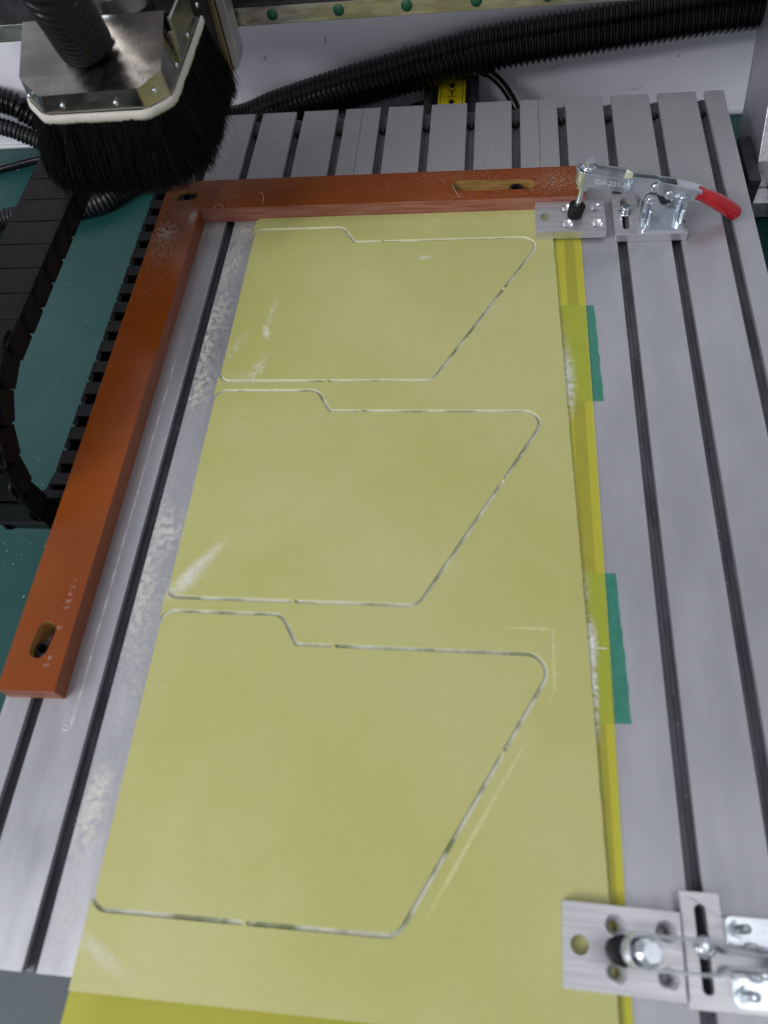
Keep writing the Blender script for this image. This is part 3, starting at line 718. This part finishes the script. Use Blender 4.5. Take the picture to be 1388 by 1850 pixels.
while a < math.pi-0.05:
    stations.append((yc-R*math.sin(a), zc-R*math.cos(a), math.pi-a)); a += da
yy = yc+(a-math.pi)*R
while yy < -60: stations.append((yy, zc+R+0.6*noise.noise(Vector((yy*.02, 0, 0))), 0.0)); yy += PIT
for (y, z, th) in stations:
    # direction of travel in (y, z): th=pi -> -y (lower run), th=0 -> +y (upper run)
    o = link_mesh().build('chain_link', CHAIN) if lm is None else bpy.data.objects.new('chain_link', lm)
    if lm is None: lm = o.data; 
    else: C.objects.link(o)
    # local y -> (cos th, sin th) ; local z -> outward (-sin th, cos th)
    m = Matrix(((1, 0, 0, -221.8*S), (0, math.cos(th), -math.sin(th), y*S), (0, math.sin(th), math.cos(th), z*S), (0, 0, 0, 1)))
    o.matrix_basis = m; o.parent = ch; o.matrix_parent_inverse = world_of(ch).inverted()

# ------------------------------------------------------------------ hoses, cables and motor behind the bed
h = corrugated('rear_hose', [(470, 64, 48), (373, 64, 44.2), (322, 64, 39.8), (249, 64, 32), (139, 64, 20), (92, 64, 11), (20, 64, -5.5), (-44, 64, -20), (-112, 64, -38), (-157, 64, -52), (-240, 64, -56)], 22.3, 5.9, 3.0, HOSE)
tag(h, 'thick black corrugated hose lying along the white back panel', 'hose')
h = corrugated('corrugated_hose', [(-540, 64, 24), (-438, 64, -7), (-415, 64, -22), (-396, 64, -37), (-350, 63, -54), (-300, 62, -60)], 14.5, 5.2, 2.2, HOSE)
tag(h, 'upper of two black corrugated hoses behind the hood at left', 'hose', 'hoses left of the hood')
h = corrugated('corrugated_hose', [(-540, 46, 0), (-446, 46, -27), (-421, 46, -39), (-398, 44, -50), (-350, 36, -64), (-310, 28, -69)], 10, 4.6, 1.8, HOSEG)
tag(h, 'lower of two black corrugated hoses behind the hood at left', 'hose', 'hoses left of the hood')
h = corrugated('corrugated_hose', [(-540, -125, -69), (-455, -96, -68), (-422, -70, -67), (-370, -62, -67.5), (-316, -48, -67.5), (-290, -22, -67.5), (-262, 6, -67.5), (-225, 40, -67.5)], 11.5, 5.0, 2.0, HOSEG)
tag(h, 'dark corrugated hose on the green mat passing through the chain', 'hose')
o = MB().tube(catmull([(-600, 8, -75.6), (-520, 24, -75.6), (-470, 35, -75.6), (-431, 49, -75.6), (-385, 60, -75.6), (-340, 66, -75.6)], 8), 4.2, n=14).build('cable', HOSE)
tag(o, 'thin black cable lying on the green mat behind the chain', 'cable')
o = MB().tube(catmull([(112, 68, 4), (122.8, 64, -4.4), (130.6, 60, -5.5), (139.5, 55, -10.3), (148.6, 48, -17.4), (156.6, 40, -26.4), (161.7, 32, -36), (164, 22, -58)], 8), 4.6, n=14).build('cable', HOSE)
tag(o, 'black cable arching down beside the motor with the yellow sticker', 'cable')

mo = thing('axis_motor', (90, 45, -80), 'black stepper motor behind the bed with yellow direction sticker', 'motor')
ZM = -20.0
MB().prism(rounded([(66, 8, 4), (118, 8, 4), (118, 84, 3), (66, 84, 3)], 4), -80, ZM).build('motor_body', MOTOR, mo, bevel=1.5)
MB().box(110, 119, 12, 82, -50, ZM+2.5).build('motor_edge', DARKMET, mo, bevel=1)
MB().box(60, 69, 14, 80, -60, ZM+3).build('motor_edge', DARKMET, mo, bevel=1.5)
MB().prism(arc(56, 36, 14, 90, 250, 10) + [(66, 16), (66, 56)], -78, ZM-6).build('motor_flange', MOTOR, mo, bevel=1)
ZP = ZM+0.4
st = MB().prism(rounded([(75.4, 12, 1.6), (104.7, 12, 1.6), (104.7, 75, 1.6), (75.4, 75, 1.6)], 4), ZM+0.05, ZP-0.1).build('sticker', YLABEL, mo)
ink = MB()
def arrow(cx, cy, s_):
    ink.add([(cx-4.6, cy, ZP), (cx+4.6, cy, ZP), (cx, cy+s_*7, ZP)], [(0, 1, 2) if s_ > 0 else (0, 2, 1)])
    a, b = sorted((cy, cy-s_*3.6)); ink.add([(cx-2.2, a, ZP), (cx+2.2, a, ZP), (cx+2.2, b, ZP), (cx-2.2, b, ZP)], [(0, 1, 2, 3)])
arrow(90, 64.5, 1); arrow(90, 37.0, -1)
for (a, b, c, d) in ((78.0, 102.1, 72.2, 72.8), (78.0, 102.1, 14.4, 15.0), (78.0, 78.6, 15, 72.2), (101.5, 102.1, 15, 72.2)):
    ink.add([(a, c, ZP), (b, c, ZP), (b, d, ZP), (a, d, ZP)], [(0, 1, 2, 3)])
io = ink.build('sticker_print', BLACKINK); adopt(io, st)
def flat_text(body, size, x, y, z, m, name, parent):
    tx = bpy.data.curves.new(name, 'FONT'); tx.body = body; tx.size = size*S; tx.align_x = 'CENTER'; tx.offset = 0.00012
    to = bpy.data.objects.new(name, tx); C.objects.link(to); bpy.context.view_layer.update()
    me = bpy.data.meshes.new_from_object(to.evaluated_get(bpy.context.evaluated_depsgraph_get())); bpy.data.objects.remove(to)
    me.materials.append(m); me.transform(Matrix.Translation(Vector((x, y, z))*S))
    o = link(name, me); adopt(o, parent); return o
flat_text('Y', 17, 90, 47.6, ZP, BLACKINK, 'sticker_letter', st)
flat_text('AXIS', 4.0, 90, 43.6, ZP, BLACKINK, 'sticker_letter', st)

# ------------------------------------------------------------------ cutting dust, chips and grime (real grains)
def grains(name, P, size, m, label, flat=0.22):
    """P: (n,3) positions in mm; tiny tetrahedra lying on the surface"""
    n = len(P); sz = size*rng.uniform(0.6, 1.5, (n, 1)); a = rng.uniform(0, 6.283, n); asp = rng.uniform(0.7, 1.6, n)
    V = np.zeros((n, 4, 3))
    for k in range(3):
        t = a+k*2.0944+rng.uniform(-.4, .4, n); V[:, k, 0] = np.cos(t)*sz[:, 0]*asp; V[:, k, 1] = np.sin(t)*sz[:, 0]/asp
    V[:, 3, 2] = sz[:, 0]*flat*2; V += P[:, None, :]
    F = np.array([[0, 1, 3], [1, 2, 3], [2, 0, 3]])
    F = (F[None] + (np.arange(n)*4)[:, None, None]).reshape(-1, 3)
    me = bpy.data.meshes.new(name); me.vertices.add(n*4); me.vertices.foreach_set('co', (V.reshape(-1)*S).astype(np.float32))
    me.loops.add(len(F)*3); me.loops.foreach_set('vertex_index', F.reshape(-1).astype(np.int32))
    me.polygons.add(len(F)); me.polygons.foreach_set('loop_start', (np.arange(len(F))*3).astype(np.int32))
    me.update(calc_edges=True); me.materials.append(m)
    o = link(name, me); return tag(o, label, 'dust', kind='stuff')
def patch(cx, cy, sx, sy, ang, n, freq=0.25, thr=0.0, stretch=1.0):
    n = int(n*2.4); out = []; c, s_ = math.cos(math.radians(ang)), math.sin(math.radians(ang)); tries = 0
    while len(out) < n and tries < n*14:
        tries += 1; u, v = random.gauss(0, 1), random.gauss(0, 1)
        if abs(u) > 2.3 or abs(v) > 2.3: continue
        x = cx+u*sx*c-v*sy*s_; y = cy+u*sx*s_+v*sy*c
        nv = noise.fractal(Vector((x*freq*0.7*stretch, y*freq*0.7/stretch, cx)), 0.9, 2.1, 3)
        if nv > thr+random.uniform(-0.45, 0.40): out.append((x, y))
    return out
def on(pts, z, keep=None): return np.array([(x, y, z) for x, y in pts if keep is None or keep(x, y)])
def on_bed(x, y): 
    k = (x+157.5+22.5) % 45
    return abs(k-22.5) > 4.8 and y > -784 and not (x > LEFT-0.3) and not (-178 < x < -137.6 and y > -634.5)
T = []
for a in [(-102, -286, 7, 16, 0, 2600, .3, .1), (-106, -325, 5, 20, 3, 4200, .3, .05), (-103, -372, 7, 16, 5, 3200, .3, .05), (-100, -345, 10, 60, 0, 2600, .35, .15),
          (-104, -230, 6, 26, -3, 4200, .35, .0, 2.2), (-99, -205, 9, 24, 0, 2600, .5, .0, 2.0), (-98, -184, 10, 6, 0, 1400, .5, -.1), (-126, -180, 9, 6, 30, 1500, .5, -.1), (-134, -205, 2.5, 20, 0, 1100, .5, 0),
          (-97, -507, 6, 12, 5, 2400, .3, .05), (-106, -530, 3, 40, 0, 3400, .4, .0), (-101, -560, 6, 22, 0, 3000, .3, .05), (-97, -600, 8, 30, 0, 1700, .4, .1), (-95, -625, 7, 22, 0, 1100, .5, .05),
          (-100, -690, 5, 10, -8, 2600, .3, -.05), (-101, -708, 6, 12, 0, 2400, .3, .0), (-98, -755, 7, 22, 0, 2600, .3, -.1), (-100, -450, 9, 60, 0, 1700, .4, .1), (-117, -420, 1.2, 80, 0, 900, .5, 0), (-114, -300, 1.4, 60, 0, 800, .5, 0)]:
    T += patch(*a)
grains('dust_on_bed', on(T, 0.03, on_bed), 0.145, DUST, 'pale cutting dust strewn on the bed left of the sheet')
def top_sheet(x, y): return LEFT < x < 187.3+max(0, (-171-y))*0.026 and -790 < y < -172.5
Sh = []
for a in [(-53, -316, 1.6, 4.2, 20, 900, .2, -.4), (-52, -297, 2.0, 13, -4, 800, .5, .0, 2.4), (-76, -331, 3.0, 11, -20, 750, .5, .0), (-54, -357, 3.2, 9, -18, 1300, .5, -.05), (-66, -364, 8, 4, 0, 420, .5, 0),
          (75.6, -230, 4.5, 1.6, 0, 480, .3, -.2), (64, -222, 9, 3, 0, 200, .5, 0), (-62, -412, 7, 10, 0, 650, .6, .05), (-69, -539, 2.6, 15, -38, 5200, .15, -.6), (-72, -549, 3.2, 8, -38, 1900, .3, -.4), (-62, -543, 4, 14, -38, 420, .6, 0),
          (-74, -772, 2.6, 12, 62, 2000, .15, -.6), (141, -294, 10, 10, 0, 520, .5, .05), (178, -250, 5, 14, 0, 420, .5, .05), (110, -275, 12, 7, 0, 260, .5, .05), (-70, -600, 4, 24, 0, 420, .6, .1), (-78, -620, 3, 20, 0, 380, .6, .0),
          (10, -410, 20, 8, 0, 380, .4, .05), (140, -430, 16, 8, 0, 260, .4, .05), (60, -181, 60, 3, 0, 300, .5, .1), (-20, -178, 40, 3, 0, 220, .5, .1), (150, -480, 12, 10, 0, 180, .5, .1), (60, -480, 90, 180, 0, 300, .5, .1)]:
    Sh += patch(*a)
grains('dust_on_sheet', on(Sh, ZT+0.02, top_sheet), 0.115, DUST, 'faint smears of pale dust on top of the cut sheet')
def edge_x(y):
    for (xa, ya), (xb, yb) in zip(redge, redge[1:]):
        if yb <= y <= ya: return xa+(xb-xa)*(y-ya)/(yb-ya)
    return 203
B_ = []
for yy in np.linspace(-215, -785, 2400):
    w = 0.8+1.2*max(0, noise.noise(Vector((yy*0.03, 0, 0)))); B_.append((edge_x(yy)+abs(random.gauss(0, w))+0.3, yy+random.uniform(-.3, .3)))
for cy, sy, n_, sx in ((-362, 14, 1900, 4.2), (-380, 12, 1300, 3.0), (-545, 10, 300, 2.4), (-580, 8, 2200, 2.8), (-601, 11, 1600, 1.9), (-618, 12, 1100, 1.6), (-340, 16, 500, 3)):
    B_ += [(edge_x(q[1])+abs(q[0])*1.0+0.3, q[1]) for q in patch(0, cy, sx, sy, 0, n_, .35, -.15)]
B_ += [(edge_x(-584)+u, -584.0+random.gauss(0, .22)) for u in np.linspace(0.3, 11.5, 420)]
B_ += [(212.2+random.gauss(0, .22), yy) for yy in np.linspace(-215, -660, 1500)]
grains('dust_on_backing', on(B_, ZB1+0.02, lambda x, y: edge_x(y) < x < 212.4 and y < -212.5), 0.14, DUSTG, 'white dust along the edge of the yellow strip')
Fd = []
for a in [(-165, -202, 6, 8, 0, 2600, .35, -.05), (-163, -222, 8, 13, 0, 1300, .4, .05, 1.6), (-162, -256, 9, 22, 0, 500, .6, .05, 1.6), (-143, -182, 2.0, 5, 0, 900, .4, -.3), (-158, -178, 12, 5, 0, 420, .5, 0),
          (-115, -152, 12, 10, 0, 800, .6, .0), (-60, -150, 40, 10, 0, 420, .6, .1), (190, -150, 16, 11, 0, 2000, .6, .0), (110, -140, 34, 6, 0, 650, .6, .1), (60, -150, 40, 10, 0, 520, .6, .1), (120, -166, 40, 3, 0, 420, .6, .05), (-158, -380, 14, 90, 0, 260, .6, .2)]:
    Fd += patch(*a)
for y0, n_ in ((-556, 30), (-561, 40), (-566, 60), (-571, 90), (-576, 45), (-590, 110), (-611, 130), (-616, 60)):
    Fd += [(-149+random.gauss(0, 1.3)+(2 if y0 > -580 else 0), y0+random.gauss(0, .8)) for _ in range(n_)]
def on_fence(x, y):
    if not ((-177 < x < -138.4 and -633 < y < -130.2) or (-177 < x < 216.5 and -170.5 < y < -130.2)): return False
    for cx, cy, hx, hy in ((-157, -599, 8, 14.5), (135.5, -151.8, 38.5, 7.6), (-156.5, -150.5, 12.6, 7.6)):
        if abs(x-cx) < hx and abs(y-cy) < hy: return False
    return True
grains('dust_on_fence', on(Fd, 15.53, on_fence), 0.105, DUST, 'pale specks of dust on top of the orange bar')
# packed dust in the cut lines
K = []
for k in range(3):
    dense = resample([Vector((x, y, 0)) for x, y in paths[k]+paths[k][:1]], 0.05)
    for i, p in enumerate(dense):
        if p.x < LEFT+1.2: continue
        dens = 0.50+1.1*noise.fractal(Vector((p.x*0.022, p.y*0.022, k*9)), 0.9, 2, 3)
        if random.random() > dens: continue
        K.append((p.x+random.gauss(0, .6), p.y+random.gauss(0, .6), ZB1+0.08+random.random()*0.35))
kb = MB()
for k in range(3):
    pth = [q for q in resample([Vector((x, y, 0)) for x, y in paths[k]+paths[k][:1]], 1.2) if q.x > LEFT+1.5]
    j = max(range(len(pth)), key=lambda i: (pth[i]-pth[i-1]).length); pth = pth[j:]+pth[:j]
    v = []
    for i, q in enumerate(pth):
        t_ = (pth[min(len(pth)-1, i+1)]-pth[max(0, i-1)]).normalized(); z = ZB1+0.05
        v += [(q.x-t_.y*s_*1.34, q.y+t_.x*s_*1.34, z) for s_ in (-1, 0, 1)]
    kb.add(v, [(3*i+c, 3*i+3+c, 3*i+4+c, 3*i+1+c) for i in range(len(pth)-1) for c in (0, 1)], 0, True)
tag(kb.build('dust_layer', KERFDUST), 'thin grey green dust layer lining the cut lines', 'dust', kind='stuff')
K = np.array(K); grains('dust_in_cut_lines', K, 0.15, DUSTG, 'packed grey white dust inside the cut lines of the panels')
# dark grime along the slot edges and stray specks on the bed
D_ = []
for sx in (243.4, 288.4):
    for yy in np.linspace(-230, -700, 900):
        if noise.noise(Vector((yy*0.03, sx, 0))) > random.uniform(-.1, .5): D_.append((sx+abs(random.gauss(0, .45))-0.15, yy))
for _ in range(60): D_.append((random.uniform(215, 350), random.uniform(-700, -225)))
grains('grime', on(D_, 0.02, lambda x, y: True), 0.22, DEBRIS, 'dark crumbs of grime along the slots on the right')
E2 = []
for a in [(238, -215, 5, 9, 0, 420, .6, 0), (300, -225, 16, 14, 0, 900, .6, .05), (226, -590, 5, 22, 0, 500, .6, .05), (290, -330, 14, 14, 0, 420, .5, .1), (268, -560, 14, 18, 0, 380, .5, .1), (225, -300, 6, 60, 0, 300, .6, .1), (310, -420, 20, 60, 0, 300, .6, .1)]:
    E2 += patch(*a)
for cx in range(12): E2 += patch(-150+45*cx, -70, 14, 28, 0, 170, .6, .1)
def bed_right(x, y):
    k = (x+157.5+22.5) % 45
    return abs(k-22.5) > 4.8 and (x > 213.5 or y > -128.5) and -783 < y < -1 and not (240 < x < 300.5 and -214 < y < -160)
grains('dust_specks', on(E2, 0.03, bed_right), 0.12, DUSTG, 'fine pale specks scattered over the bare bed')
# a few fallen glass fibres and curls
for q, r_, lab in (([(-125, -170, 15.9), (-120, -166, 16.2), (-115, -171, 15.8)], .12, 'short curled glass fibre on the inner edge of the orange bar corner'),
                   ([(-83, -150, 15.8), (-80, -153, 16.4), (-78, -160, 16.2), (-78, -168, 15.8)], .14, 'hooked pale glass fibre on top of the rear orange bar'),
                   ([(-92, -547, 3.4), (-80, -548, 3.6), (-70, -543, 3.5), (-62, -533, 3.3)], .13, 'thin glass fibre over the smear on the middle panel'),
                   ([(98, -150, 15.8), (102, -160, 15.9), (106, -168, 15.8)], .12, 'straight glass fibre across the orange bar beside its long slot')):
    o = MB().tube(catmull(q, 8), r_, n=5).build('fibre', DUST); tag(o, lab, 'fibre', 'loose glass fibres')

# swarf on the mat and in the slots, scuffs on the back panel
SW = []
for _ in range(90): SW.append((random.uniform(-480, -185), random.uniform(-620, 60), -79.97))
for _ in range(260): SW.append((random.gauss(-330, 50), random.gauss(-480, 60), -79.97))
for i in range(12):
    for _ in range(110):
        yy = random.uniform(-780, -2)
        if noise.noise(Vector((yy*0.02, i*3.1, 0))) > -0.1: SW.append((-157.5+45*i+random.uniform(-3.6, 3.6), yy, -9.17 if abs(random.random()) > 0 else 0))
SW = np.array(SW); grains('swarf', SW, 0.42, DUSTG, 'pale flecks of swarf on the green mat and in the bed slots')
wall = bpy.data.objects['wall_back']
for x, z, dx, dz, r_ in ((-70, 52, 9, -6, .35), (36, 8, 2, 9, .3), (-48, 22, 1.5, 7, .3), (-120, 8, 3, 5, .3), (58, 68, -3, 4, .3), (150, -12, 12, 2, .18), (196, -22, 9, 7, .18), (212, 4, 3, 3, .6), (330, -14, 1, 1, .5), (-440, 36, 14, 8, .18), (-400, 22, 10, -9, .18), (285, -48, 14, 3, .15)):
    MB().tube(catmull([(x, 87.3, z), (x+dx*0.5, 87.0, z+dz*0.3), (x+dx, 87.3, z+dz)], 4), r_, n=5).build('scuff', DEBRIS, wall)
